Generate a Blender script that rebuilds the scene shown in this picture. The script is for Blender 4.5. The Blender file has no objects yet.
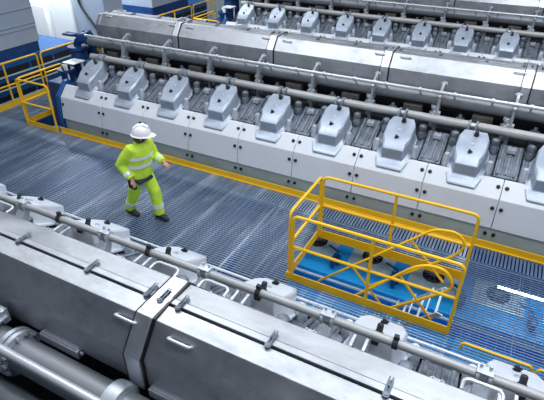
import bpy, bmesh, math, random
from mathutils import Vector, Matrix
random.seed(7)
COL = bpy.context.scene.collection
PI = math.pi

# ------------------------------------------------------------------ materials
def mat(name, col, rough=.5, metal=0., var=.12, scale=3., bump=0., stretch=(1, 1, 1), rvar=.1, dirt_or_sheen=None, dirt_or_sheen_amt=.5, dscale=2.):
    m = bpy.data.materials.new(name); m.use_nodes = True
    nt = m.node_tree; N = nt.nodes; L = nt.links
    b = N['Principled BSDF']
    tc = N.new('ShaderNodeTexCoord'); mp = N.new('ShaderNodeMapping'); mp.inputs['Scale'].default_value = stretch
    L.new(tc.outputs['Object'], mp.inputs['Vector'])
    nz = N.new('ShaderNodeTexNoise'); nz.inputs['Scale'].default_value = scale; nz.inputs['Detail'].default_value = 6; nz.inputs['Roughness'].default_value = .62
    L.new(mp.outputs[0], nz.inputs['Vector'])
    cr = N.new('ShaderNodeValToRGB')
    lo = [max(0, c * (1 - var)) for c in col[:3]] + [1]; hi = [min(1, c * (1 + var)) for c in col[:3]] + [1]
    cr.color_ramp.elements[0].position = .3; cr.color_ramp.elements[0].color = lo
    cr.color_ramp.elements[1].position = .7; cr.color_ramp.elements[1].color = hi
    L.new(nz.outputs['Fac'], cr.inputs['Fac'])
    out = cr.outputs['Color']
    if dirt_or_sheen:
        n2 = N.new('ShaderNodeTexNoise'); n2.inputs['Scale'].default_value = dscale; n2.inputs['Detail'].default_value = 8; n2.inputs['Roughness'].default_value = .7
        L.new(mp.outputs[0], n2.inputs['Vector'])
        c2 = N.new('ShaderNodeValToRGB'); c2.color_ramp.elements[0].position = .5; c2.color_ramp.elements[1].position = .72
        c2.color_ramp.elements[0].color = (0, 0, 0, 1); c2.color_ramp.elements[1].color = (dirt_or_sheen_amt,) * 3 + (1,)
        L.new(n2.outputs['Fac'], c2.inputs['Fac'])
        mx = N.new('ShaderNodeMix'); mx.data_type = 'RGBA'
        L.new(c2.outputs['Color'], mx.inputs[0]); L.new(out, mx.inputs[6]); mx.inputs[7].default_value = tuple(dirt_or_sheen) + (1,)
        out = mx.outputs[2]
    L.new(out, b.inputs['Base Color'])
    mr = N.new('ShaderNodeMapRange'); mr.inputs['From Min'].default_value = .3; mr.inputs['From Max'].default_value = .7
    mr.inputs['To Min'].default_value = max(.03, rough - rvar); mr.inputs['To Max'].default_value = min(1, rough + rvar)
    L.new(nz.outputs['Fac'], mr.inputs['Value']); L.new(mr.outputs[0], b.inputs['Roughness'])
    b.inputs['Metallic'].default_value = metal
    if bump:
        n3 = N.new('ShaderNodeTexNoise'); n3.inputs['Scale'].default_value = scale * 14; n3.inputs['Detail'].default_value = 3
        L.new(mp.outputs[0], n3.inputs['Vector'])
        bp = N.new('ShaderNodeBump'); bp.inputs['Strength'].default_value = bump; bp.inputs['Distance'].default_value = .01
        L.new(n3.outputs['Fac'], bp.inputs['Height']); L.new(bp.outputs[0], b.inputs['Normal'])
    return m

def emat(name, col, st):
    m = bpy.data.materials.new(name); m.use_nodes = True; nt = m.node_tree
    b = nt.nodes['Principled BSDF']; b.inputs['Base Color'].default_value = (*col, 1)
    b.inputs['Emission Color'].default_value = (*col, 1); b.inputs['Emission Strength'].default_value = st
    return m

M = dict(
    duct=mat('brushed_duct_steel', (.43, .45, .485), .43, .82, .20, 1.7, .06, (1, 2.2, 1), .10, (.20, .23, .27), .62, 2.4),
    band=mat('duct_band_steel', (.60, .63, .68), .38, .85, .12, 4, .1),
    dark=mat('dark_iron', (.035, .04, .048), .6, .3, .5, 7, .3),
    brown=mat('grimy_brown_iron', (.09, .085, .08), .6, .2, .4, 9, .3),
    bracket=mat('bracket_grey', (.36, .39, .43), .4, .4, .2, 6),
    black=mat('black_plastic', (.008, .009, .012), .4, 0, .3, 5),
    white=mat('white_panel_paint', (.70, .73, .80), .36, 0, .04, 1.2, .03, (1, 1, 1), .06, (.62, .66, .73), .45, 1.1),
    skirt=mat('grey_green_paint', (.48, .57, .60), .42, .1, .12, 2),
    cover=mat('silver_blue_paint', (.40, .46, .56), .36, .3, .08, 5, .08, (1, 1, 1), .08, (.25, .3, .38), .5, 4),
    cover_shine=mat('cover_paint_with_shine', (.66, .71, .80), .4, .1, .06, 5, .05),  # foreground covers: specular brightness put into the base colour
    head=mat('cast_head_metal', (.19, .22, .27), .45, .55, .45, 9, .5),
    cap=mat('pale_cast_caps', (.55, .60, .67), .38, .5, .2, 12, .2),
    pipe=mat('lagged_pipe_grey', (.42, .43, .44), .48, .25, .16, 5, .15, (.4, 3, 3), .08, (.24, .23, .22), .6, 3),
    manifold=mat('manifold_grey', (.24, .26, .29), .42, .25, .18, 4, .12, (.5, 3, 3)),
    conduit=mat('bright_conduit', (.66, .69, .74), .3, .4, .03, 3),
    steel=mat('bright_steel', (.55, .58, .62), .3, .85, .15, 8),
    yellow=mat('yellow_paint', (1., .55, .006), .36, 0, .07, 3, .02),
    blue=mat('blue_paint', (.009, .09, .29), .38, .05, .15, 2, .03),
    dblue=mat('dark_blue_paint', (.008, .05, .18), .42, .1, .25, 3, .05),
    lblue=mat('bright_blue_paint', (.02, .40, .98), .4, 0, .12, 2, .03),
    plate=mat('pale_blue_plate', (.50, .66, .74), .35, .1, .15, 4),
    grate2=mat('dark_grating', (.11, .17, .29), .4, .2, .2, 3),
    grate=mat('galvanised_grating', (.20, .285, .42), .36, .35, .3, 1.0, 0, (1.6, .22, 1), .10, (.70, .80, .94), .9, 1.5),  # pale streaks along Y paint lamp reflections into the bar colour
    lower=mat('lower_floor_paint', (.05, .085, .14), .55, 0, .3, 1.2),
    gbox=mat('grey_box_paint', (.36, .43, .53), .45, .1, .06, 1.5),
    wbox=mat('white_cabinet_paint', (.85, .88, .9), .4, 0, .02, 2),
    wall=mat('hall_wall_paint', (.42, .5, .55), .7, 0, .08, 1),
    hivis=mat('hi_vis_yellow_green', (.60, .86, .06), .75, 0, .12, 9, .2),
    navy=mat('navy_trousers', (.02, .03, .06), .8, 0, .2, 9),
    refl=mat('reflective_tape', (.78, .82, .86), .35, .2, .06, 20),
    helmet=mat('white_helmet', (.88, .88, .9), .25, 0, .02, 3),
    skin=mat('skin', (.55, .32, .22), .5, 0, .08, 12),
    hair=mat('brown_hair', (.06, .03, .02), .6, 0, .3, 30),
    boot=mat('black_boots', (.02, .02, .024), .5, 0, .3, 12),
    lampw=emat('lit_tube', (.85, .93, 1.), 22.),
    step=mat('pale_step_metal', (.55, .66, .75), .4, .3, .1, 6),
)

# ------------------------------------------------------------------ mesh builder (world coordinates)
class MB:
    def __init__(s): s.v = []; s.f = []
    def add(s, vs, fs):
        o = len(s.v); s.v += [tuple(v) for v in vs]; s.f += [tuple(i + o for i in f) for f in fs]; return s
    def box(s, x0, x1, y0, y1, z0, z1):
        return s.add([(x0, y0, z0), (x1, y0, z0), (x1, y1, z0), (x0, y1, z0), (x0, y0, z1), (x1, y0, z1), (x1, y1, z1), (x0, y1, z1)],
                     [(0, 3, 2, 1), (4, 5, 6, 7), (0, 1, 5, 4), (1, 2, 6, 5), (2, 3, 7, 6), (3, 0, 4, 7)])
    def loft(s, rings, cap=True, closed=False):
        n = len(rings[0]); vs = [p for r in rings for p in r]; fs = []
        K = len(rings) if closed else len(rings) - 1
        for k in range(K):
            a = k * n; b = ((k + 1) % len(rings)) * n
            for i in range(n):
                j = (i + 1) % n; fs.append((a + i, a + j, b + j, b + i))
        if cap and not closed:
            fs.append(tuple(range(n - 1, -1, -1))); fs.append(tuple((len(rings) - 1) * n + i for i in range(n)))
        return s.add(vs, fs)
    def prism(s, prof, x0, x1):
        return s.loft([[(x0, y, z) for y, z in prof], [(x1, y, z) for y, z in prof]])
    def tube(s, pts, r, n=10, radii=None):
        P = [Vector(p) for p in pts]; rings = []
        t = (P[1] - P[0]).normalized(); u = t.orthogonal().normalized()
        for i, p in enumerate(P):
            if i == 0: tt = (P[1] - P[0]).normalized()
            elif i == len(P) - 1: tt = (P[-1] - P[-2]).normalized()
            else:
                tt = ((P[i] - P[i - 1]).normalized() + (P[i + 1] - P[i]).normalized())
                tt = tt.normalized() if tt.length > 1e-6 else (P[i] - P[i - 1]).normalized()
            u = (u - tt * u.dot(tt)); u = u.normalized() if u.length > 1e-6 else tt.orthogonal().normalized()
            w = tt.cross(u); rr = radii[i] if radii else r
            k = 1.
            if 0 < i < len(P) - 1:
                c = (P[i] - P[i - 1]).normalized().dot(tt); k = min(1.4, 1 / max(c, .5))
            rings.append([p + (u * math.cos(2 * PI * j / n) + w * math.sin(2 * PI * j / n)) * rr for j in range(n)])
        return s.loft(rings)
    def cyl(s, a, b, r, r2=None, n=16):
        return s.tube([a, b], r, n, [r, r if r2 is None else r2])
    def lathe(s, a, axis, prof, n=16):
        """prof: list of (t along axis, radius)"""
        a = Vector(a); ax = Vector(axis).normalized(); u = ax.orthogonal().normalized(); w = ax.cross(u)
        return s.loft([[a + ax * t + (u * math.cos(2 * PI * j / n) + w * math.sin(2 * PI * j / n)) * r for j in range(n)] for t, r in prof])
    def ball(s, c, r, n=12, m=8, sc=(1, 1, 1)):
        rings = []
        for k in range(1, m):
            th = PI * k / m
            rings.append([(c[0] + sc[0] * r * math.sin(th) * math.cos(2 * PI * j / n), c[1] + sc[1] * r * math.sin(th) * math.sin(2 * PI * j / n), c[2] + sc[2] * r * math.cos(th)) for j in range(n)])
        return s.loft(rings)
    def build(s, name, m, parent=None, bevel=0., seg=2, ang=35, smooth=True):
        off = Vector((0, 0, 0)); p = parent
        while p is not None: off += p.location; p = p.parent
        me = bpy.data.meshes.new(name); me.from_pydata([Vector(v) - off for v in s.v], [], s.f); me.update()
        bm = bmesh.new(); bm.from_mesh(me); bmesh.ops.recalc_face_normals(bm, faces=bm.faces); bm.to_mesh(me); bm.free()
        if smooth:
            me.shade_smooth(); me.set_sharp_from_angle(angle=math.radians(ang))
        me.materials.append(M[m])
        o = bpy.data.objects.new(name, me); COL.objects.link(o)
        if parent is not None: o.parent = parent
        if bevel:
            b = o.modifiers.new('bevel', 'BEVEL'); b.width = bevel; b.segments = seg; b.limit_method = 'ANGLE'; b.angle_limit = math.radians(30)
        return o

def fillet(pts, r, k=6, closed=False):
    P = [Vector(p) for p in pts]; out = []
    for i, p in enumerate(P):
        if not closed and i in (0, len(P) - 1): out.append(p); continue
        a = P[i - 1] - p; b = P[(i + 1) % len(P)] - p
        rr = min(r, a.length * .49, b.length * .49); A = p + a.normalized() * rr; B = p + b.normalized() * rr
        for j in range(k + 1):
            t = j / k; out.append(A * (1 - t) ** 2 + p * 2 * t * (1 - t) + B * t * t)
    if closed: out.append(out[0])
    return out

def tag(o, label=None, cat=None, group=None, kind=None):
    for k, v in (('label', label), ('category', cat), ('group', group), ('kind', kind)):
        if v: o[k] = v
    return o
def thing(name, loc, label, cat, group=None):
    o = bpy.data.objects.new(name, None); o.empty_display_size = .2; COL.objects.link(o); o.location = loc
    return tag(o, label, cat, group)
def copy_tree(o, parent=None):
    c = o.copy(); COL.objects.link(c)
    if parent is not None: c.parent = parent
    for ch in list(o.children): copy_tree(ch, c)
    return c

# ------------------------------------------------------------------ camera
cam = bpy.data.cameras.new('camera'); co = bpy.data.objects.new('camera', cam); COL.objects.link(co)
F, YAW, PITCH, ROLL = 483.806, .480596, .572063, .000858
cam.sensor_fit = 'HORIZONTAL'; cam.sensor_width = 36.; cam.lens = F / 544 * 36.; cam.clip_end = 200
fwd = Vector((-math.sin(YAW) * math.cos(PITCH), math.cos(YAW) * math.cos(PITCH), -math.sin(PITCH)))
rt = Vector((math.cos(YAW), math.sin(YAW), 0)); up = rt.cross(fwd)
r2 = rt * math.cos(ROLL) + up * math.sin(ROLL); u2 = -rt * math.sin(ROLL) + up * math.cos(ROLL)
co.matrix_world = Matrix(((r2.x, u2.x, -fwd.x, 2.2442), (r2.y, u2.y, -fwd.y, -4.788), (r2.z, u2.z, -fwd.z, 4.7296), (0, 0, 0, 1)))
bpy.context.scene.camera = co

# ------------------------------------------------------------------ engines
P_ = 1.141; S0 = -5.541                       # cylinder pitch, first panel seam
def sgn_pts(pts, s): return [(s * -y if s > 0 else y, z) for y, z in pts]

def make_engine(label, yc, dx, xa, xb, near, far, joints, name='engine', low_pipe=False, end=False, jx0=None):
    """Local y runs from -1.85 (near casing) to +1.85; near / far pick which cylinder bank is detailed."""
    root = thing(name, ((xa + xb) / 2, yc, 0), label, 'engine', 'generating engines in rows')
    def Y(y, s): return yc + (y if s < 0 else -y)       # all bank data is written for the near bank (y < 0)
    banks = ([-1] if near else []) + ([1] if far else [])
    # inner block
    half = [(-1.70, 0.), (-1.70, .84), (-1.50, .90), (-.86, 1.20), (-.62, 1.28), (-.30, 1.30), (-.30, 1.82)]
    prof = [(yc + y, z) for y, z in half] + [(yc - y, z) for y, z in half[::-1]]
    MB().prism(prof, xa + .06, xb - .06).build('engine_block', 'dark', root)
    for s in banks:
        det = 1
        seams = []; k = -12
        for k in range(-12, 16):
            x = S0 + dx + k * P_
            if xa - .01 < x < xb: seams.append(x)
        edges = [xa] + [x for x in seams if x - xa > .2] + [xb]
        # casing panels with dark round fasteners
        pp = [(-1.83, .315), (-1.765, .80), (-1.55, 1.02), (-1.50, 1.02), (-1.50, .98), (-1.70, .78), (-1.78, .315)]
        for a, b in zip(edges[:-1], edges[1:]):
            pn = MB().prism([(Y(y, s), z) for y, z in pp], a + .004, b - .004).build('side_panel', 'white', root, .008)
            pn['label'] = 'white side panel'
            for (yy, zz, ny, nz) in ((-1.634, .948, -.74, .67), (-1.79, .653, -.99, .13)):
                for x in (a + .062, b - .062):
                    if (x < xa + .2 and zz > .9): continue
                    d = Vector((0, ny if s < 0 else -ny, nz)); c = Vector((x, Y(yy, s), zz))
                    MB().lathe(c - d * .01, d, [(0, .030), (.018, .030), (.026, .022), (.03, .012)], 12).build('fastener', 'black', pn)
        sk = MB().box(xa + .02, xb, min(Y(-1.79, s), Y(-1.74, s)), max(Y(-1.79, s), Y(-1.74, s)), 0, .315).build('skirt', 'skirt', root)
        sk['label'] = 'grey green skirt under the white panels'
        for x in edges[1:-1]:
            for d_ in (-.062, .062):
                MB().cyl((x + d_, Y(-1.785, s), .19), (x + d_, Y(-1.815, s), .19), .03, .026, 12).build('fastener', 'black', sk)
        # rocker covers
        bx = [x for x in (S0 + dx + (k - .51) * P_ for k in range(-12, 16)) if xa + .3 < x < xb - .3]
        top = [(-.155, 0), (.155, 0), (.215, .13), (.215, .40), (.165, .52), (-.165, .52), (-.215, .40), (-.215, .13)]
        for x in bx:
            def T(px, u, inset=1., dz=0.):
                return (x + px * inset, Y(-1.53 + u * .87, s), 1.275 + u * .49 + dz)
            def ring(k, dfront, dmid, drear, zf, zm, zr):
                out = []
                for px, u in top:
                    q = T(px * k, u)
                    dy, dz = (dfront, zf) if u < .1 else (dmid, zm) if u < .3 else (drear, zr)
                    out.append((q[0], q[1] + (dy if s < 0 else -dy), q[2] + dz))
                return out
            rings_ = [ring(1.32, -.20, -.15, .05, -.41, -.36, -.30), ring(1.32, -.195, -.145, .05, -.385, -.335, -.26), ring(1.22, -.15, -.10, .04, -.355, -.315, -.25),
                      ring(1.09, -.072, -.035, .02, -.275, -.24, -.18), ring(1.08, -.092, -.012, .01, -.095, -.04, -.03), ring(1., 0, 0, 0, 0, 0, 0)]
            cv = MB().loft(rings_).build('rocker_cover', 'cover_shine' if low_pipe else 'cover', root, .012, 2)
            n = Vector((0, (-.49 if s < 0 else .49), .87)).normalized()
            c = Vector(T(0, .10))
            kb = MB().lathe(c - n * .005, n, [(0, .034), (.012, .034), (.016, .018), (.045, .018), (.05, .012)], 10)
            for a_ in range(3):
                dv = Vector((math.cos(a_ * 2.09), 0, 0)) + n.cross(Vector((1, 0, 0))) * math.sin(a_ * 2.09)
                kb.cyl(c + n * .02, c + n * .02 + dv * .042, .012, .008, 6)
            kb.build('clamp_knob', 'black', cv)
            c = Vector(T(.02, .44))
            kb = MB().lathe(c - n * .01, n, [(0, .042), (.02, .042), (.03, .03), (.09, .028), (.1, .02)], 10)
            kb.box(c.x - .03, c.x + .03, *sorted((Y(-1.13, s), Y(-1.02, s))), c.z - .02, c.z + .03)
            kb.build('rear_plug', 'dark', cv)
            c = Vector(T(.0, .26)); MB().lathe(c - n * .004, n, [(0, .03), (.01, .03), (.014, .024)], 12).build('filler_cap', 'cover', cv)
        # cylinder heads between the covers
        for x in [b + P_ / 2 for b in bx[:-1]]:
            d = lambda u, h: (Y(-1.46 + u * .9, s), .99 + u * .42 + h)
            hb = MB()
            for (xa_, xb_, h, u0, u1) in ((-.17, .17, .035, .0, .66), (-.14, -.10, .07, .02, .62), (.10, .14, .07, .02, .62), (-.025, .025, .06, .04, .45), (-.075, -.05, .05, .04, .5), (.05, .075, .05, .04, .5), (-.32, -.19, .0, .0, .6), (.19, .32, .0, 0., .6)):
                q = [d(u0, -.1), d(u1, -.1), d(u1, h), d(u0, h)]
                hb.loft([[(x + xa_, y, z) for y, z in q], [(x + xb_, y, z) for y, z in q]])
            hd = hb.build('cylinder_head', 'head', root, .01)
            y, z = d(.5, .07); 
            fb = MB().box(x - .06, x + .06, *sorted((y - .05, y + .05)), z - .02, z + .05)
            for i in (-1, 1):
                for j in (-1, 1): fb.cyl((x + i * .035, y + j * .03, z + .04), (x + i * .035, y + j * .03, z + .075), .013, .01, 8)
            fb.build('valve_block', 'cap', hd, .006)
            for sx in (-.25, .25):
                y, z = d(.06, 0)
                MB().lathe((x + sx, y, z - .02), (0, 0, 1), [(0, .066), (.15, .06), (.17, .05), (.21, .047), (.225, .036), (.227, .018)], 14).build('nut_cap', 'cap', hd)
                y, z = d(.52, 0)
                MB().lathe((x + sx * 1.04, y, z - .02), (0, 0, 1), [(0, .075), (.1, .07), (.13, .055), (.19, .07), (.22, .06), (.24, .03)], 14).build('dome_cap', 'head', hd)
        # parts standing in the valley: stubs, blocks
        for x in bx:
            vb = MB().lathe((x + .40, Y(-.60, s), 1.2), (0, 0, 1), [(0, .065), (.28, .065), (.28, .095), (.33, .095), (.33, .06), (.40, .06), (.40, .08), (.45, .08), (.46, .05)], 14)
            vb.build('valve_stub', 'cap', root, .004)
            MB().lathe((x - .32, Y(-.62, s), 1.2), (0, 0, 1), [(0, .05), (.26, .05), (.26, .07), (.31, .07), (.31, .04), (.37, .03)], 12).build('valve_stub', 'head', root)
            MB().box(x - .14, x + .18, *sorted((Y(-.64, s), Y(-.50, s))), 1.2, 1.60).build('intake_box', 'brown', root, .012)
        # water pipe in sections with clamped joints at each cover
        cx = [b - .08 for b in bx]; py, pz = Y(-.80, s), 1.486
        ends = [max(xa + .1, cx[0] - P_)] + cx + [xb - .05]
        for i, (a, b) in enumerate(zip(ends[:-1], ends[1:])):
            if b - a < .3: continue
            pg = MB().lathe((a + .075, py, pz), (1, 0, 0), [(0, .05), (0, .072), (b - a - .15, .072), (b - a - .15, .05)], 18).build('water_pipe', 'pipe', root)
        for x in cx:
            cb = MB().lathe((x - .08, py, pz), (1, 0, 0), [(0, .05), (.16, .05)], 14)
            for q in (-.055, .055):
                cb.lathe((x + q - .014, py, pz), (1, 0, 0), [(0, .06), (0, .09), (.028, .09), (.028, .06)], 16)
                cb.box(x + q - .014, x + q + .014, *sorted((Y(-.96, s), Y(-.82, s))), pz - .03, pz + .10)
            cb.box(x - .05, x + .05, *sorted((Y(-.82, s), Y(-.76, s))), 1.2, pz)
            cb.build('pipe_clamp', 'cap', root, .004)
    # manifold pipe, bright conduit and brackets along the duct (near side only shows)
    if near or low_pipe:
        s = -1; my, mz = (yc - .541 if low_pipe else yc - .51), (1.74 if low_pipe else 1.738); x0 = xa - .05 if not end else xa - .1
        MB().cyl((x0, my, mz), (xb, my, mz), .125 if low_pipe else .112, None, 24).build('manifold_pipe', 'manifold', root)
        ny, nz_ = (yc - .68, 1.95) if low_pipe else (yc - .715, 1.918)
        MB().cyl((x0 + .1, ny, nz_), (xb, ny, nz_), .034 if low_pipe else .028, None, 12).build('conduit', 'conduit', root)
        fx = [S0 + dx - .13 + k * P_ for k in range(-12, 16)]
        for x in fx:
            if not (xa + .3 < x < xb): continue
            if low_pipe:
                continue
            b = MB()
            b.lathe((x - .02, my, mz), (1, 0, 0), [(0, .11), (0, .128), (.04, .128), (.04, .11)], 22)
            lk = [(-.40, 1.96), (-.44, 2.03), (-.50, 2.03), (-.66, 1.96), (-.76, 1.86), (-.74, 1.74), (-.78, 1.56), (-.74, 1.48), (-.66, 1.52), (-.60, 1.72), (-.50, 1.92)]
            b.loft([[(x - .022, yc + y, z) for y, z in lk], [(x + .022, yc + y, z) for y, z in lk]])
            b.cyl((x - .05, yc - .47, 1.985), (x + .05, yc - .47, 1.985), .036, None, 12).cyl((x - .055, yc - .72, 1.56), (x + .055, yc - .72, 1.56), .045, None, 12)
            b.box(x - .03, x + .03, yc - .76, yc - .68, 1.25, 1.55)
            b.build('pipe_bracket', 'bracket', root, .003)
            for xx in (x - .36, x + .2):
                b = MB().lathe((xx, yc - .715, 1.918), (1, 0, 0), [(0, .028), (0, .042), (.04, .042), (.04, .028)], 12)
                b.cyl((xx + .02, yc - .715, 1.918), (xx + .02, yc - .57, 1.79), .015, None, 8)
                b.build('conduit_clip', 'cap', root)
    if low_pipe:
        MB().cyl((xa, yc - .76, 1.50), (xb, yc - .76, 1.50), .095, None, 20).build('fuel_pipe', 'manifold', root)
        for x in (-1.35, .9):
            MB().lathe((x, yc - .76, 1.5), (1, 0, 0), [(0, .095), (0, .135), (.05, .135), (.05, .095)], 20).build('pipe_flange', 'cap', root)
        for x in (-.64, -2.9, 1.6):
            fl = MB().lathe((x - .045, yc - .541, 1.74), (1, 0, 0), [(0, .125), (0, .18), (.035, .18), (.035, .135), (.055, .135), (.055, .18), (.09, .18), (.09, .125)], 28).build('pipe_flange', 'cap', root)
            for j in range(12):
                a = 2 * PI * j / 12; yy = yc - .541 + .157 * math.cos(a); zz = 1.74 + .157 * math.sin(a)
                MB().cyl((x - .07, yy, zz), (x + .075, yy, zz), .014, None, 6).build('flange_bolt', 'steel', fl)
        for x in (.37, -1.8):
            MB().lathe((x - .06, yc - .541, 1.74), (1, 0, 0), [(0, .125), (.0, .165), (.05, .172), (.11, .165), (.12, .125)], 28).build('pipe_collar', 'cap', root)
        for x in (-.31, .75, -1.6):
            jb = MB().box(x - .21, x + .19, yc - .41, yc - .355, 1.79, 1.87).box(x - .2, x + .18, yc - .40, yc - .36, 1.865, 1.885).build('clip_rail', 'band', root, .006)
            MB().cyl((x + .2, yc - .385, 1.85), (x + .23, yc - .385, 1.85), .014, None, 8).build('rail_bolt', 'steel', jb)
        MB().box(-.92, -.84, yc - .46, yc - .40, 1.85, 1.98).box(-.94, -.82, yc - .56, yc - .42, 1.90, 1.93).build('pipe_bracket', 'cap', root, .006)
        # far conduit with its brackets and clips
        MB().cyl((xa, yc + .70, 1.936), (xb, yc + .70, 1.936), .034, None, 14).build('conduit', 'pipe', root)
        for k in range(-6, 8):
            x = -2.02 + k * P_
            if xa + .2 < x < xb:
                b = MB()
                for q in (-.04, .04): b.lathe((x + q - .012, yc + .70, 1.936), (1, 0, 0), [(0, .036), (0, .056), (.024, .056), (.024, .036)], 14)
                b.loft([[(x - .05, yc + y, z) for y, z in ((.65, 1.90), (.73, 1.90), (.64, 1.68), (.50, 1.60), (.42, 1.64))], [(x + .05, yc + y, z) for y, z in ((.65, 1.90), (.73, 1.90), (.64, 1.68), (.50, 1.60), (.42, 1.64))]])
                b.box(x - .055, x + .055, yc + .665, yc + .735, 1.97, 1.992)
                for q in (-.03, .03): b.cyl((x + q, yc + .725, 1.98), (x + q, yc + .725, 2.02), .012, None, 8)
                b.build('conduit_bracket', 'cap', root, .003)
            x += .53
            if xa + .2 < x < xb:
                MB().lathe((x - .02, yc + .70, 1.936), (1, 0, 0), [(0, .035), (0, .047), (.04, .047), (.04, .035)], 14).box(x - .018, x + .018, yc + .685, yc + .715, 1.97, 2.015).build('conduit_clip', 'dark', root)
        MB().tube([(xa, yc + 1.60, 1.085), (xb, yc + 1.60, 1.085)], .013, 8).build('thin_tube', 'conduit', root)
    # duct segments
    jj = [xa + .12] + [x for x in joints if xa + .5 < x < xb - .3] + [xb]
    for a, b in zip(jj[:-1], jj[1:]):
        pr = [(-.367, 1.83), (-.367, 2.09), (-.195, 2.312), (-.052, 2.322), (-.052, 2.300), (-.032, 2.300), (-.032, 2.326), (.02, 2.326), (.024, 2.318), (.20, 2.312), (.367, 2.09), (.367, 1.83)]
        sg = MB().prism([(yc + y, z) for y, z in pr], a + .006, b - .006).build('duct_cover', 'duct', root, .012, 2)
        MB().box(a + .01, b - .01, yc - .053, yc - .031, 2.295, 2.3035).build('seam_gasket', 'black', sg)
        po = [(-.385, 1.79), (-.385, 2.096), (-.203, 2.330), (.203, 2.330), (.385, 2.096), (.385, 1.79), (.36, 1.81), (.36, 2.085), (.19, 2.305), (-.19, 2.305), (-.36, 2.085), (-.36, 1.81)]
        if b < xb: MB().prism([(yc + y, z) for y, z in po], b - .15, b - .014).build('joint_band', 'band', sg, .006)
        if b < xb: MB().prism([(yc + y * .999, z - .0005) for y, z in po], b - .158, b - .150).build('joint_gap', 'dark', sg)
        if a > xa + .2: MB().prism([(yc + y, z) for y, z in po], a - .006, a + .006).build('joint_gap', 'black', sg)
        # grab handles near both ends: on the sloped face and wire loops on the far top edge
        for x in (a + .15, b - .30):
            n = Vector((0, -.79, .61)); e = [Vector((x + t, yc - .235, 2.26)) for t in (0, .17)]
            MB().tube(fillet([e[0], e[0] + n * .035, e[1] + n * .035, e[1]], .02, 4), .011, 8).build('grab_handle', 'conduit', sg)
        for x in (a + .02, b - .42):
            e = [Vector((x + t, yc + .21, 2.30)) for t in (.04, .26)]; n = Vector((0, .9, .06))
            MB().tube(fillet([e[0], e[0] + n * .10, e[1] + n * .10, e[1]], .05, 5), .011, 8).build('wire_loop', 'conduit', sg)
        # latches over the seam
        L = b - a
        for x in [a + .085] + [a + L * t for t in (.34, .67)] + [b - .07, b - .19]:
            lt = MB().box(x - .018, x + .018, yc - .062, yc + .062, 2.318, 2.330)
            lt.cyl((x - .022, yc - .05, 2.335), (x + .022, yc - .05, 2.335), .012, None, 10).cyl((x - .016, yc + .015, 2.337), (x + .016, yc + .015, 2.337), .010, None, 8)
            lt.tube([(x - .010, yc - .05, 2.343), (x - .010, yc + .07, 2.345)], .005, 6).tube([(x + .010, yc - .05, 2.343), (x + .010, yc + .07, 2.345)], .005, 6)
            lt.lathe((x, yc - .053, 2.33), (0, 0, 1), [(0, .021), (.012, .021), (.013, .013), (.017, .013)], 12)
            lt.build('latch', 'head', sg)
    if end:
        # closed tapered duct end, blue end frame, blue pump group
        rs = []
        for x, k in ((xa + .12, 1.), (xa - .02, .9), (xa - .03, .5)):
            rs.append([(x, yc + y * k, 2.05 + (z - 2.05) * k) for y, z in ((-.367, 1.83), (-.367, 2.09), (-.195, 2.312), (.195, 2.312), (.367, 2.09), (.367, 1.83))])
        MB().loft(rs).build('duct_end', 'duct', root, .01)
        fr = [(-1.86, 0), (-1.86, .34), (-1.80, .83), (-1.52, 1.10), (-1.40, 1.10), (-1.40, .95), (-1.66, .76), (-1.70, 0)]
        ef = MB().prism([(yc + y, z) for y, z in fr], xa - .10, xa - .005).build('end_frame', 'blue', root, .008); ef['label'] = 'blue end frame'
        b = MB()
        b.loft([[(xa - .55, yc - 1.70, 0), (xa - .08, yc - 1.70, 0), (xa - .08, yc - 1.70, .75), (xa - .2, yc - 1.70, .5)], [(xa - .55, yc - 1.60, 0), (xa - .08, yc - 1.60, 0), (xa - .08, yc - 1.60, .75), (xa - .2, yc - 1.60, .5)]])
        b.tube([(xa - .5, yc - 1.5, .12), (xa - .12, yc - 1.72, .12)], .05, 8)
        b.build('foot_brace', 'blue', root, .008)
        MB().box(xa - .75, xa - .08, yc - 1.45, yc + 1.2, 0, .95).build('gear_housing', 'dblue', root, .03)
        b = MB()
        b.lathe((xa - .42, yc - .62, .95), (0, 0, 1), [(0, .26), (.3, .26), (.34, .2), (.55, .18), (.6, .24), (.66, .24)], 20)
        b.lathe((xa - .35, yc - 1.15, .95), (0, 0, 1), [(0, .14), (.22, .14), (.22, .19), (.27, .19), (.27, .1), (.36, .09)], 16)
        b.lathe((xa - .55, yc - .15, .95), (0, 0, 1), [(0, .2), (.6, .2), (.7, .12), (.9, .1)], 16)
        b.tube(fillet([(xa - .42, yc - .62, 1.5), (xa - .42, yc - .62, 1.72), (xa - .1, yc - .52, 1.80)], .15), .09, 12)
        b.build('pump_body', 'dblue', root)
        b = MB().lathe((xa - .10, yc - .52, 1.80), (-1, 0, 0), [(0, .12), (.0, .155), (.05, .155), (.06, .12), (.2, .11), (.32, .05)], 20)
        b.tube([(xa - .3, yc - .52, 1.82), (xa - .58, yc - .72, 1.90)], .05, 10).box(xa - .62, xa - .3, yc - .82, yc - .68, 1.87, 1.92)
        b.build('pipe_end_cone', 'dblue', root, .006)
        wp = MB().box(xa - .38, xa - .02, yc - 1.20, yc - .84, 1.36, 1.38).box(xa - .36, xa - .33, yc - 1.18, yc - 1.14, .9, 1.36).box(xa - .1, xa - .06, yc - .92, yc - .88, .9, 1.36).build('instrument_shelf', 'wbox', root, .004)
        wp['label'] = 'white instrument shelf'
        MB().box(xa - .36, xa - .22, yc - 1.24, yc - 1.2, .98, 1.34).build('gauge_panel', 'wbox', root, .01)
        yv = MB().lathe((xa + .12, yc - .48, 1.52), (0, 0, 1), [(0, .05), (.08, .05), (.09, .03), (.12, .03)], 12).tube([(xa + .08, yc - .5, 1.56), (xa + .25, yc - .56, 1.58)], .028, 8).build('valve_handle', 'yellow', root)
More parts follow.
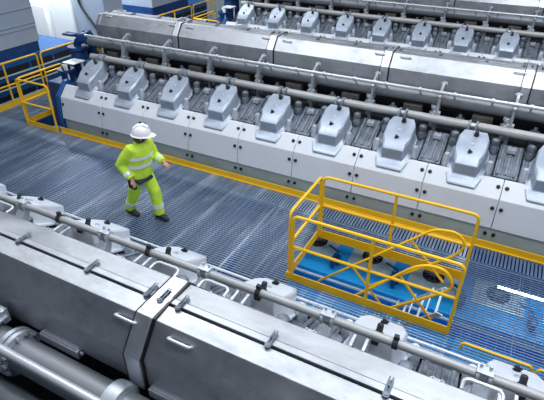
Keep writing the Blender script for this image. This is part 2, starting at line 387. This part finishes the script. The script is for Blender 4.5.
        yv['label'] = 'yellow valve handle'
    return root

D = 6.9; C2 = 3.965; C1 = C2 - D
J2 = [S0 + P_ * k + .02 for k in (1, 3, 5, 7, 9)]
e2 = make_engine('long white cased engine behind the yellow kick board, middle one of the three', C2, 0., -6.75, 5.0, True, False, J2, end=True)
e3 = copy_tree(e2); e3.location += Vector((-.08, D, 0))
e3['label'] = 'farthest white cased engine at the top, showing only its rocker covers, pipes and duct'
J1 = [.5 + 2 * P_ * k for k in range(-3, 3)]
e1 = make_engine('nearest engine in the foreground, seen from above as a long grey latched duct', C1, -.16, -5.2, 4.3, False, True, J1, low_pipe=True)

# ------------------------------------------------------------------ walkway grating (real bars) with two openings
HX, HY = 2.25, 1.148
def struct(o): o['kind'] = 'structure'; return o
b = MB()
def xbars(y0, y1, xa, xb, step=.048, holes=()):
    y = y0
    while y <= y1:
        segs = [(xa, xb)]
        for (hx0, hx1, hy0, hy1) in holes:
            if hy0 < y < hy1:
                ns = []
                for a, c in segs:
                    if hx0 > a: ns.append((a, min(c, hx0)))
                    if hx1 < c: ns.append((max(a, hx1), c))
                segs = [q for q in ns if q[1] - q[0] > .02]
        for a, c in segs: b.box(a, c, y - .0075, y + .0075, -.012, 0)
        y += step
def ybars(x0, x1, ya, yb, step=.052, w=.006, z=0., holes=(), dep=.014):
    x = x0
    while x <= x1:
        segs = [(ya, yb)]
        for (hx0, hx1, hy0, hy1) in holes:
            if hx0 < x < hx1:
                ns = []
                for a, c in segs:
                    if hy0 > a: ns.append((a, min(c, hy0)))
                    if hy1 < c: ns.append((max(a, hy1), c))
                segs = [q for q in ns if q[1] - q[0] > .02]
        for a, c in segs: b.box(x - w, x + w, a, c, z - dep, z)
        x += step
hole = (-.02, HX + .02, -.02, HY + .02)
gate_hole = (-7.83, -6.84, 2.03, 3.28)
YA, YB, YS = -1.05, 2.02, 1.60
XR = HX + .03                                   # right of the hatch the grating is of a darker kind
def field(xa, xb):
    xbars(YA, YS - .03, xa, xb, .048, (hole,))
    ybars(xa + .02, xb, YA, YS, .105, .003, -.010, (hole,), .008)
    ybars(xa + .02, xb, YS + .02, YB, .052, .016)
    for y in (YS + .0, YS + .04, YB): b.box(xa, xb, y - .012, y + .012, -.05, .0)
    for x in [-9.0 + k * 1.0 for k in range(14)]:
        if xa < x < xb and not (hole[0] < x < hole[1]): b.box(x - .004, x + .004, YA, YS, -.03, -.002)
field(-9.12, XR)
ybars(-9.1, -6.9, YB + .02, 9.0, .052, .008, 0, (gate_hole,))
y = 2.2
while y < 9: b.box(-9.1, -7.86 if y < 3.3 else -6.9, y - .004, y + .004, -.02, -.001); y += .105
struct(b.build('floor', 'grate', None, smooth=False))
b = MB(); field(XR, 4.6)
struct(b.build('floor', 'grate2', None, smooth=False))
struct(MB().box(-16, 8, -6, 22, -2.3, -2.2).build('floor_lower', 'lower'))
# carrying beams below the grating
b = MB()
for y in (YA + .05, YS + .02, YB): b.box(-9.1, 4.6, y - .03, y + .03, -.25, -.06)
for x in (-7.0, -5.0, -3.0, -1.0, 4.5): b.box(x - .04, x + .04, YA, YB, -.25, -.06)
struct(b.build('trim_1', 'dblue'))

# yellow kick board along the engine
kb = MB().box(-6.80, 4.6, 2.045, 2.06, .005, .125)
kb.box(-6.80, 4.6, 2.03, 2.06, 0, .012)
tag(kb.build('kick_board', 'yellow'), 'long yellow kick board running along the foot of the white engine casing', 'kick board')

# ------------------------------------------------------------------ hatch guard rail
R_ = .022
g = thing('hatch_guardrail', (HX / 2, HY / 2, 0), 'yellow guardrail with toe boards around the open floor hatch', 'guardrail')
H = 1.1
MB().tube(fillet([(.07, -.0, .0), (.07, 0, H), (HX, 0, H), (HX, 0, 0)], .10), R_, 12).build('front_frame', 'yellow', g)
MB().tube(fillet([(.03, HY, 0), (.03, HY, H), (HX, HY, H), (HX, HY, 0)], .10), R_, 12).build('back_frame', 'yellow', g)
MB().tube(fillet([(-.0, .05, 0), (0, .05, H), (0, HY - .02, H), (0, HY - .02, 0)], .08), R_, 12).build('side_frame', 'yellow', g)
MB().tube([(.07, 0, .585), (HX, 0, .585)], R_ * .95, 10).build('mid_rail', 'yellow', g)
MB().tube([(.03, HY, .585), (HX, HY, .585)], R_ * .95, 10).build('mid_rail', 'yellow', g)
MB().tube([(0, .05, .585), (0, HY - .02, .585)], R_ * .95, 10).build('mid_rail', 'yellow', g)
MB().box(1.14, 1.18, -.012, .012, 0, H).build('post', 'yellow', g)
MB().box(1.12, 1.16, HY - .012, HY + .012, 0, H).build('post', 'yellow', g)
MB().box(-.02, HX + .01, -.016, -.004, -.05, .11).build('toe_board', 'yellow', g)
MB().box(-.02, HX + .01, HY + .004, HY + .016, -.05, .11).build('toe_board', 'yellow', g)
MB().box(-.016, -.004, 0, HY, -.05, .10).build('toe_board', 'yellow', g)
MB().box(HX + .004, HX + .016, 0, HY, -.05, .10).build('toe_board', 'yellow', g)

# ladder below the hatch
ld = thing('hatch_ladder', (1.35, .56, -1.0), 'steep ladder with looped yellow handrails leading down through the hatch', 'ladder')
for y in (.30, .84):
    MB().loft([[(2.14, y - .012, -.02), (2.06, y - .012, .0), (.55, y - .012, -1.55), (.68, y - .012, -1.55)], [(2.14, y + .012, -.02), (2.06, y + .012, .0), (.55, y + .012, -1.55), (.68, y + .012, -1.55)]]).build('stringer', 'step', ld)
for k in range(7):
    x = 2.05 - k * .22; z = -.06 - k * .22
    MB().box(x - .02, x + .01, .31, .83, z - .02, z + .01).box(x - .14, x - .12, .31, .83, z - .02, z).build('step', 'step', ld)
MB().tube(fillet([(.95, .28, -.18), (1.66, .28, .64), (1.83, .28, .74), (2.05, .28, .74), (2.18, .28, .53), (2.08, .28, .38), (1.40, .28, -.24)], .10), .02, 10).build('handrail', 'yellow', ld)
MB().tube([(1.50, .28, .44), (2.0, .28, -.14)], .018, 8).build('handrail_brace', 'yellow', ld)
MB().tube(fillet([(.16, .86, -.70), (1.52, .86, .66), (1.76, .86, .90), (2.05, .86, .94), (2.19, .86, .78), (2.09, .86, .57), (1.0, .86, -.45)], .10), .02, 10).build('handrail', 'yellow', ld)
MB().tube([(1.48, .86, .62), (2.02, .86, .06)], .018, 8).build('handrail_brace', 'yellow', ld)
MB().tube([(.70, .86, -.18), (1.2, .86, -.72)], .018, 8).build('handrail_brace', 'yellow', ld)

# blue machine below the grating
bm_ = thing('auxiliary_machine', (1.6, 1.6, -2.2), 'bright blue machine with round black fans below the hatch and grating', 'machine')
MB().box(-.62, 4.4, 1.42, 2.9, -2.2, -1.0).build('housing', 'lblue', bm_, .02)
MB().box(-.62, 4.4, .97, 1.42, -2.2, -1.42).build('ledge', 'lblue', bm_, .02)
MB().box(2.36, 4.4, .12, .95, -2.2, -.95).build('side_cover', 'lblue', bm_, .02)
MB().box(-.62, 2.34, .10, .95, -2.2, -1.66).build('ledge', 'lblue', bm_, .02)
MB().tube([(-.5, 1.36, -1.07), (4.3, 1.36, -1.07)], .03, 8).build('edge_pipe', 'plate', bm_)
MB().tube([(-.5, 1.05, -1.36), (4.3, 1.05, -1.36)], .04, 8).build('lower_pipe', 'lblue', bm_)
for i, x in enumerate((-.395, .693, 1.79, 2.85, 3.92)):
    MB().box(x - .38, x + .42, 1.86, 2.60, -1.0, -.975).build('fan_plate', 'plate', bm_, .006)
    fv = MB().lathe((x, 2.2, -.978), (0, 0, 1), [(0, .185), (.035, .185), (.045, .165), (.03, .155)], 28).build('fan', 'black', bm_)
    rb = MB()
    for j in range(10):
        a = 2 * PI * j / 10; rb.tube([(x + .06 * math.cos(a), 2.2 + .06 * math.sin(a), -.935), (x + .155 * math.cos(a), 2.2 + .155 * math.sin(a), -.935)], .010, 6)
    rb.lathe((x, 2.2, -.95), (0, 0, 1), [(0, .06), (.025, .055)], 14)
    rb.build('fan_guard', 'head', fv)
    bb = MB().box(x + .46, x + .60, 1.7, 1.86, -1.0, -.86).cyl((x + .53, 1.6, -.95), (x + .53, 1.6, -.80), .05, None, 12).tube([(x + .53, 1.6, -.84), (x + .53, 1.9, -.84), (x + .3, 2.0, -.84)], .022, 8)
    bb.build('terminal_box', 'blue', bm_, .01)
# yellow hoops on, and lit tube under, the grating at the right
hz = .11
hp = thing('hoop_rail', (2.8, -.18, 0), 'low yellow hoop rail standing on the grating right of the hatch, beside the foreground pipe', 'rail', 'low hoop rails')
MB().tube(fillet([(2.44, -.18, 0), (2.44, -.18, hz), (3.22, -.18, hz), (3.22, -.18, 0)], .06), .017, 10).build('hoop', 'yellow', hp)
hp2 = thing('hoop_rail', (3.65, -.18, 0), 'second low yellow hoop rail on the grating, cut by the right edge of the picture', 'rail', 'low hoop rails')
MB().tube(fillet([(3.28, -.18, 0), (3.28, -.18, hz), (4.06, -.18, hz), (4.06, -.18, 0)], .06), .017, 10).build('hoop', 'yellow', hp2)
lt = thing('tube_lamp', (3.2, 1.95, -.5), 'lit white fluorescent tube under the grating at the right', 'lamp')
MB().cyl((2.78, 1.93, -.56), (3.9, 1.93, -.56), .03, None, 10).build('tube', 'lampw', lt)
MB().box(2.74, 3.95, 1.91, 1.99, -.54, -.50).build('fitting', 'plate', lt)

# ------------------------------------------------------------------ end-of-engine alley: gate, railing, generator set (built once, copied for the farther alley)
def toe(mb, a, c, z0=.0, z1=.12):
    a = Vector(a); c = Vector(c); d = (c - a).normalized(); n = Vector((-d.y, d.x, 0)) * .006
    mb.loft([[a - n + Vector((0, 0, z0)), a + n + Vector((0, 0, z0)), a + n + Vector((0, 0, z1)), a - n + Vector((0, 0, z1))], [c - n + Vector((0, 0, z0)), c + n + Vector((0, 0, z0)), c + n + Vector((0, 0, z1)), c - n + Vector((0, 0, z1))]])
    return mb
gt = thing('opening_guardrail', (-7.3, 2.6, 0), 'small yellow guardrail round the floor opening at the left end of the middle white engine', 'guardrail', 'guardrails at engine ends')
MB().tube(fillet([(-7.85, 2.0, 0), (-7.85, 2.0, H), (-6.86, 2.0, H), (-6.86, 2.0, 0)], .07), R_, 12).build('front_frame', 'yellow', gt)
MB().tube(fillet([(-7.85, 2.05, 0), (-7.85, 2.05, H), (-7.85, 3.32, H), (-7.85, 3.32, 0)], .07), R_, 12).build('side_frame', 'yellow', gt)
MB().tube([(-7.85, 2.0, .55), (-6.86, 2.0, .55)], R_, 10).build('mid_rail', 'yellow', gt)
MB().tube([(-7.85, 2.05, .55), (-7.85, 3.32, .55)], R_, 10).build('mid_rail', 'yellow', gt)
toe(MB(), (-7.87, 1.99, 0), (-6.84, 1.99, 0)).build('toe_board', 'yellow', gt)
toe(MB(), (-7.86, 2.0, 0), (-7.86, 3.34, 0)).build('toe_board', 'yellow', gt)
rl = thing('alley_railing', (-9.1, 3.6, 0), 'yellow two-bay railing in front of the blue generator at far left', 'railing', 'alley railings')
for (y0, y1) in ((.9, 2.15), (2.27, 3.66), (3.76, 5.3)):
    pass
def bay(y0, y1, mid):
    x = -9.1
    MB().tube(fillet([(x, y0, 0), (x, y0, H), (x, y1, H), (x, y1, 0)], .09), R_, 12).build('frame', 'yellow', rl)
    MB().tube([(x, y0, .55), (x, y1, .55)], R_ * .9, 10).build('mid_rail', 'yellow', rl)
    for q in mid: MB().tube([(x, q, 0), (x, q, H)], R_, 10).build('post', 'yellow', rl)
bay(.5, 3.62, (1.7, 2.62)); bay(3.74, 5.2, (4.9,))
toe(MB(), (-9.11, .5, 0), (-9.11, 5.2, 0), 0, .13).build('toe_board', 'yellow', rl)
gn = thing('generator', (-10.6, 3.3, 0), 'long blue generator block with dark slots behind the railing at left', 'generator', 'blue generators')
MB().box(-11.6, -9.62, 1.3, 5.4, -1.2, .97).build('body', 'blue', gn, .03)
for z0, z1 in ((.62, .78), (.30, .46), (-.02, .12), (-.36, -.2)):
    sl = MB()
    for k in range(5): sl.box(-9.63, -9.605, 1.45 + k * .78, 2.15 + k * .78, z0, z1)
    sl.build('cooling_slot', 'black', gn)
    MB().box(-9.625, -9.575, 1.4, 5.3, z0 - .035, z0 - .005).build('slot_ledge', 'plate', gn)
MB().box(-11.5, -9.64, 2.1, 4.18, .97, 1.24).build('plinth', 'dblue', gn, .01)
gb = thing('terminal_cabinet', (-10.6, 3.2, 1.24), 'big grey cabinet standing on the blue generator at far left', 'cabinet', 'generator cabinets')
MB().box(-11.55, -9.62, 2.1, 4.23, 1.24, 2.9).build('body', 'gbox', gb, .01)
for z in (1.62, 1.72, 2.10): MB().box(-9.625, -9.60, 2.12, 4.2, z, z + .022).build('trim_strip', 'gbox', gb)
for src, lab in ((gt, 'small yellow guardrail at the left end of the farthest engine'), (rl, 'yellow railing at the top edge, before the farther blue generator'), (gn, 'blue generator block at the top edge behind the grey duct end'), (gb, 'pale cabinet on the farther blue generator, cut by the top edge')):
    c = copy_tree(src); c.location += Vector((0, D, 0)); c['label'] = lab
# white cabinets and column behind the first generator
for i, (x0, x1, h, lab) in enumerate(((-12.75, -11.95, 1.62, 'white tall cabinet in the lit corner, left one beside the grey cabinet'), (-11.75, -10.75, 1.86, 'white tall cabinet in the lit corner, right one'))):
    w = thing('tall_cabinet', ((x0 + x1) / 2, 6.9, -.0), lab, 'cabinet', 'white tall cabinets')
    MB().box(x0, x1, 6.5, 7.4, -.2, h).build('body', 'wbox', w, .05, 3)
    MB().box(x0 + .05, x1 - .05, 6.485, 6.5, .0, h - .12).build('door', 'wbox', w, .008)
cl = thing('switch_cabinet', (-9.9, 6.9, 0), 'grey switch cabinet with a dark cable beside the white cabinets', 'cabinet')
MB().box(-10.6, -9.35, 6.5, 7.3, -.2, 2.6).build('body', 'gbox', cl, .02)
MB().tube(fillet([(-10.4, 6.45, 2.5), (-10.3, 6.45, 1.7), (-9.6, 6.45, .9), (-9.6, 6.45, 0)], .2), .035, 8).build('cable', 'dark', cl)
struct(MB().box(-15.2, -15, -6, 20, -2.2, 7).build('wall_left', 'wall'))
struct(MB().box(-15.2, 8, 20, 20.2, -2.2, 7).build('wall_back', 'wall'))

# ------------------------------------------------------------------ worker
def skin_mesh(name, nodes, edges, root, m, parent, sub=2):
    keys = list(nodes); me = bpy.data.meshes.new(name + '_cage')
    me.from_pydata([nodes[k][0] for k in keys], [(keys.index(a), keys.index(b)) for a, b in edges], [])
    o = bpy.data.objects.new(name + '_cage', me); COL.objects.link(o)
    sk = o.modifiers.new('skin', 'SKIN'); sk.use_smooth_shade = True; sk.branch_smoothing = .4
    for i, k in enumerate(keys):
        r = nodes[k][1]; r = r if isinstance(r, tuple) else (r, r)
        me.skin_vertices[0].data[i].radius = r; me.skin_vertices[0].data[i].use_root = (k == root)
    sb = o.modifiers.new('sub', 'SUBSURF'); sb.levels = sub; sb.render_levels = sub
    dg = bpy.context.evaluated_depsgraph_get(); dg.update()
    nm = bpy.data.meshes.new_from_object(o.evaluated_get(dg)); nm.name = name
    bpy.data.objects.remove(o); nm.materials.clear(); nm.materials.append(M[m])
    nm.shade_smooth()
    r = bpy.data.objects.new(name, nm); COL.objects.link(r); r.parent = parent
    return r
wk = thing('person', (-2.85, .30, 0), 'walking person in yellow green high-visibility workwear and white hard hat on the walkway', 'person')
wk.rotation_euler = (0, 0, -.12)
J = dict(pel=(.02, 0, .90), waist=(.04, 0, 1.03), chest=(.09, 0, 1.24), neck=(.15, 0, 1.41), head=(.185, 0, 1.50), crown=(.19, 0, 1.63),
         hl=(.02, .09, .86), hr=(.02, -.09, .86), kl=(.20, .10, .50), kr=(-.08, -.10, .49), al=(.24, .09, .10), ar=(-.27, -.09, .12), tl=(.38, .08, .032), tr=(-.13, -.10, .032),
         sl=(.10, .18, 1.35), sr=(.10, -.18, 1.35), el=(.12, .27, 1.08), er=(-.09, -.27, 1.08), wl=(.36, .22, 1.05), wr=(.10, -.25, .87))
N_ = {'pel': (J['pel'], .12), 'waist': (J['waist'], .12), 'chest': (J['chest'], .13), 'neck': (J['neck'], .055), 'head': (J['head'], .085), 'crown': (J['crown'], .075),
      'nose': ((.19 + .095 * math.cos(.75), .095 * math.sin(.75), 1.53), .018), 'hl': (J['hl'], .085), 'hr': (J['hr'], .085), 'kl': (J['kl'], .058), 'kr': (J['kr'], .058), 'al': (J['al'], .042), 'ar': (J['ar'], .042), 'tl': (J['tl'], .02), 'tr': (J['tr'], .02),
      'sl': (J['sl'], .06), 'sr': (J['sr'], .06), 'el': (J['el'], .042), 'er': (J['er'], .042), 'wl': (J['wl'], .030), 'wr': (J['wr'], .030)}
E_ = [('pel', 'waist'), ('waist', 'chest'), ('chest', 'neck'), ('neck', 'head'), ('head', 'crown'), ('head', 'nose'), ('pel', 'hl'), ('pel', 'hr'), ('hl', 'kl'), ('hr', 'kr'), ('kl', 'al'), ('kr', 'ar'), ('al', 'tl'), ('ar', 'tr'), ('chest', 'sl'), ('chest', 'sr'), ('sl', 'el'), ('sr', 'er'), ('el', 'wl'), ('er', 'wr')]
for sd, w, d in (('l', Vector(J['wl']), Vector((.95, -.1, -.3))), ('r', Vector(J['wr']), Vector((.5, .05, -.85)))):
    d = d.normalized(); side = Vector((0, 0, 1)).cross(d).normalized(); nrm = d.cross(side)
    N_['palm' + sd] = (tuple(w + d * .075), (.036, .024)); E_.append(('w' + sd, 'palm' + sd))
    for i, (o_, ln) in enumerate(((-.030, .065), (-.010, .078), (.010, .074), (.028, .058))):
        a = w + d * .085 + side * o_; c = a + d * ln * .6 - nrm * .006; e = c + d * ln * .35 - nrm * .03
        for nm_, p_, r_ in (('a', a, .010), ('c', c, .009), ('e', e, .008)): N_['f%s%d%s' % (sd, i, nm_)] = (tuple(p_), r_)
        E_ += [('palm' + sd, 'f%s%da' % (sd, i)), ('f%s%da' % (sd, i), 'f%s%dc' % (sd, i)), ('f%s%dc' % (sd, i), 'f%s%de' % (sd, i))]
    tside = -side if sd == 'r' else -side
    a = w + d * .04 + tside * .035; c = a + d * .045 + tside * .015
    N_['t%sa' % sd] = (tuple(a), .012); N_['t%sc' % sd] = (tuple(c), .010); E_ += [('palm' + sd, 't%sa' % sd), ('t%sa' % sd, 't%sc' % sd)]
body = skin_mesh('body', N_, E_, 'pel', 'skin', wk)
def remesh(mb, name, m, parent, vox=.011, smooth=6):
    o = mb.build(name + '_cage', m)
    q = o.modifiers.new('r', 'REMESH'); q.mode = 'VOXEL'; q.voxel_size = vox
    q = o.modifiers.new('s', 'SMOOTH'); q.iterations = smooth; q.factor = .5
    dg = bpy.context.evaluated_depsgraph_get(); dg.update()
    nm = bpy.data.meshes.new_from_object(o.evaluated_get(dg)); nm.name = name; bpy.data.objects.remove(o)
    nm.shade_smooth(); nm.materials.clear(); nm.materials.append(M[m])
    r = bpy.data.objects.new(name, nm); COL.objects.link(r); r.parent = parent
    return r
def ell(x, z, rx, ry, n=24, y=0): return [(x + rx * math.cos(2 * PI * j / n), y + ry * math.sin(2 * PI * j / n), z) for j in range(n)]
jm = MB().loft([ell(.015, .80, .175, .215), ell(.02, .84, .185, .225), ell(.035, .98, .18, .215), ell(.06, 1.12, .185, .22), ell(.085, 1.25, .18, .225), ell(.11, 1.34, .15, .20), ell(.135, 1.395, .10, .13), ell(.15, 1.44, .082, .085)])
for a, e, w in (('sl', 'el', 'wl'), ('sr', 'er', 'wr')):
    A, B_, W = Vector(J[a]), Vector(J[e]), Vector(J[w])
    jm.tube([A + Vector((0, -.06 if A.y > 0 else .06, .0)), A, A.lerp(B_, .5), B_, B_.lerp(W, .5), B_.lerp(W, .97)], .08, 14, [.085, .092, .088, .080, .072, .062])
remesh(jm, 'jacket', 'hivis', wk)
tm = MB().loft([ell(.02, .74, .10, .12), ell(.02, .78, .15, .17), ell(.02, .88, .155, .19), ell(.025, .94, .15, .185)])
for h, k, a in (('hl', 'kl', 'al'), ('hr', 'kr', 'ar')):
    A, B_, W = Vector(J[h]), Vector(J[k]), Vector(J[a])
    tm.tube([A, A.lerp(B_, .4), B_, B_.lerp(W, .5), B_.lerp(W, 1.06)], .1, 14, [.115, .112, .096, .092, .090])
remesh(tm, 'trousers', 'hivis', wk)
def wb(mb, name, m, **k):
    o = mb.build(name, m, None, **k); o.parent = wk; return o
def band(a, c, t, w, r, n=18):
    a = Vector(a); c = Vector(c); d = (c - a).normalized(); p = a.lerp(c, t)
    return MB().lathe(p - d * w / 2, d, [(0, r * .9), (0, r), (w, r), (w, r * .9)], n)
def oband(z, x, rx, ry, w):
    return MB().loft([[(x + rx * k * math.cos(2 * PI * j / 28), ry * k * math.sin(2 * PI * j / 28), zz) for j in range(28)] for zz, k in ((z - w / 2, .9), (z - w / 2, 1.), (z + w / 2, 1.), (z + w / 2, .9))])
pm = MB().box(-.02, .14, -.245, -.19, .66, .84).box(.10, .22, -.20, .10, .76, .82)
wb(pm, 'tool_belt', 'navy', bevel=.02)
wb(oband(1.05, .048, .190, .225, .055), 'reflective_band', 'refl')
wb(oband(1.20, .075, .190, .230, .05), 'reflective_band', 'refl')
wb(band(J['er'], J['wr'], .66, .06, .074), 'reflective_band', 'refl'); wb(band(J['el'], J['wl'], .66, .06, .074), 'reflective_band', 'refl')
wb(band(J['kl'], J['al'], .66, .07, .097), 'reflective_band', 'refl'); wb(band(J['kr'], J['ar'], .66, .07, .097), 'reflective_band', 'refl')
for a, t in ((J['al'], J['tl']), (J['ar'], J['tr'])):
    a = Vector(a); t = Vector(t); d = (t - a); d.z = 0; d.normalize(); q = Vector((-d.y, d.x, 0))
    rings = []
    for u, w, zt in ((-.09, .03, .07), (-.08, .045, .12), (0, .048, .14), (.08, .05, .10), (.16, .05, .075), (.20, .035, .06), (.215, .015, .04)):
        c = a + d * u
        rings.append([Vector((c.x, c.y, 0)) + q * (w * s_) + Vector((0, 0, z_)) for s_, z_ in ((-1, .004), (1, .004), (1.05, .03), (.8, zt * .8), (.3, zt), (-.3, zt), (-.8, zt * .8), (-1.05, .03))])
    wb(MB().loft(rings).cyl(a + Vector((0, 0, -.06)), a + Vector((0, 0, .10)), .058, .062, 14), 'boot', 'boot', bevel=.004)
hc = Vector((.20, 0, 1.575)); tilt = .10; HT = .75
def turn(x, y): return (.19 + (x - .19) * math.cos(HT) - y * math.sin(HT), (x - .19) * math.sin(HT) + y * math.cos(HT))
def hp_(x, y, z): return (*turn(hc.x + x * math.cos(tilt) + z * math.sin(tilt), y), hc.z - x * math.sin(tilt) + z * math.cos(tilt))
rings = []
for k in range(9):
    th = PI / 2 * k / 8; r = math.cos(th)
    rings.append([hp_(.148 * max(r, .03) * math.cos(2 * PI * j / 24), .122 * max(r, .03) * math.sin(2 * PI * j / 24), .15 * math.sin(th)) for j in range(24)])
br = [hp_((.165 + (.055 if math.cos(2 * PI * j / 24) > 0 else 0) * math.cos(2 * PI * j / 24)) * math.cos(2 * PI * j / 24), .137 * math.sin(2 * PI * j / 24), -.012) for j in range(24)]
br2 = [(x, y, z - .008) for x, y, z in br]
hm = MB().loft([br2, br] + rings)
for o_ in (-.03, 0, .03): hm.tube([hp_(-.12, o_, .085), hp_(-.06, o_, .142), hp_(.04, o_, .155), hp_(.10, o_, .118)], .012, 6)
wb(hm, 'hard_hat', 'helmet')
wb(MB().ball((*turn(.16, 0), 1.53), .1, 16, 10, (.98, .98, 1.05)), 'hair', 'hair')
for y in (-.033, .033): wb(MB().ball((*turn(.268, y), 1.545), .011, 8, 6), 'eye', 'boot')
for y in (-.088, .088): wb(MB().ball((*turn(.19, y * 1.1), 1.53), .028, 8, 6, (.7, .35, 1.1)), 'ear', 'skin')
wb(MB().ball((*turn(.264, 0), 1.475), .02, 8, 6, (.9, .9, .4)), 'mouth', 'skin')

# ------------------------------------------------------------------ light
def area(name, loc, sx, sy, power, col=(.93, .97, 1.), rot=(0, 0, 0)):
    l = bpy.data.lights.new(name, 'AREA'); l.shape = 'RECTANGLE'; l.size = sx; l.size_y = sy; l.energy = power; l.color = col
    o = bpy.data.objects.new(name, l); o.location = loc; o.rotation_euler = rot; COL.objects.link(o)
    return o
for i, (x, y, e) in enumerate(((3.2, .6, 360), (-3.2, .6, 380), (3.2, 7.2, 420), (-4., 7.2, 160), (4.2, -2.8, 380), (-3.4, -3.0, 90), (-12., 11., 420), (-8, 11., 200), (-8.5, -.5, 130))):
    area('ceiling_or_fill_lamp', (x, y, 8.5), 5., 2., e)
area('ceiling_or_fill_lamp', (-11.5, 5.75, 4.6), 2.4, .4, 480, rot=(.35, 0, 0))  # unseen lamp added low and tilted to brighten the white cabinets
w = bpy.data.worlds.new('hall'); bpy.context.scene.world = w; w.use_nodes = True
nt = w.node_tree; bg = nt.nodes['Background']
tc = nt.nodes.new('ShaderNodeTexCoord'); sp = nt.nodes.new('ShaderNodeSeparateXYZ'); cr = nt.nodes.new('ShaderNodeValToRGB')
nt.links.new(tc.outputs['Generated'], sp.inputs[0]); nt.links.new(sp.outputs['Z'], cr.inputs[0]); nt.links.new(cr.outputs[0], bg.inputs[0])
cr.color_ramp.elements[0].position = 0.; cr.color_ramp.elements[0].color = (.10, .14, .20, 1)
cr.color_ramp.elements[1].position = .8; cr.color_ramp.elements[1].color = (.72, .82, 1., 1)
bg.inputs['Strength'].default_value = .32

sc = bpy.context.scene
sc.view_settings.view_transform = 'Standard'; sc.view_settings.look = 'None'; sc.view_settings.gamma = 1; sc.view_settings.use_curve_mapping = False
sc.view_settings.exposure = -0.35
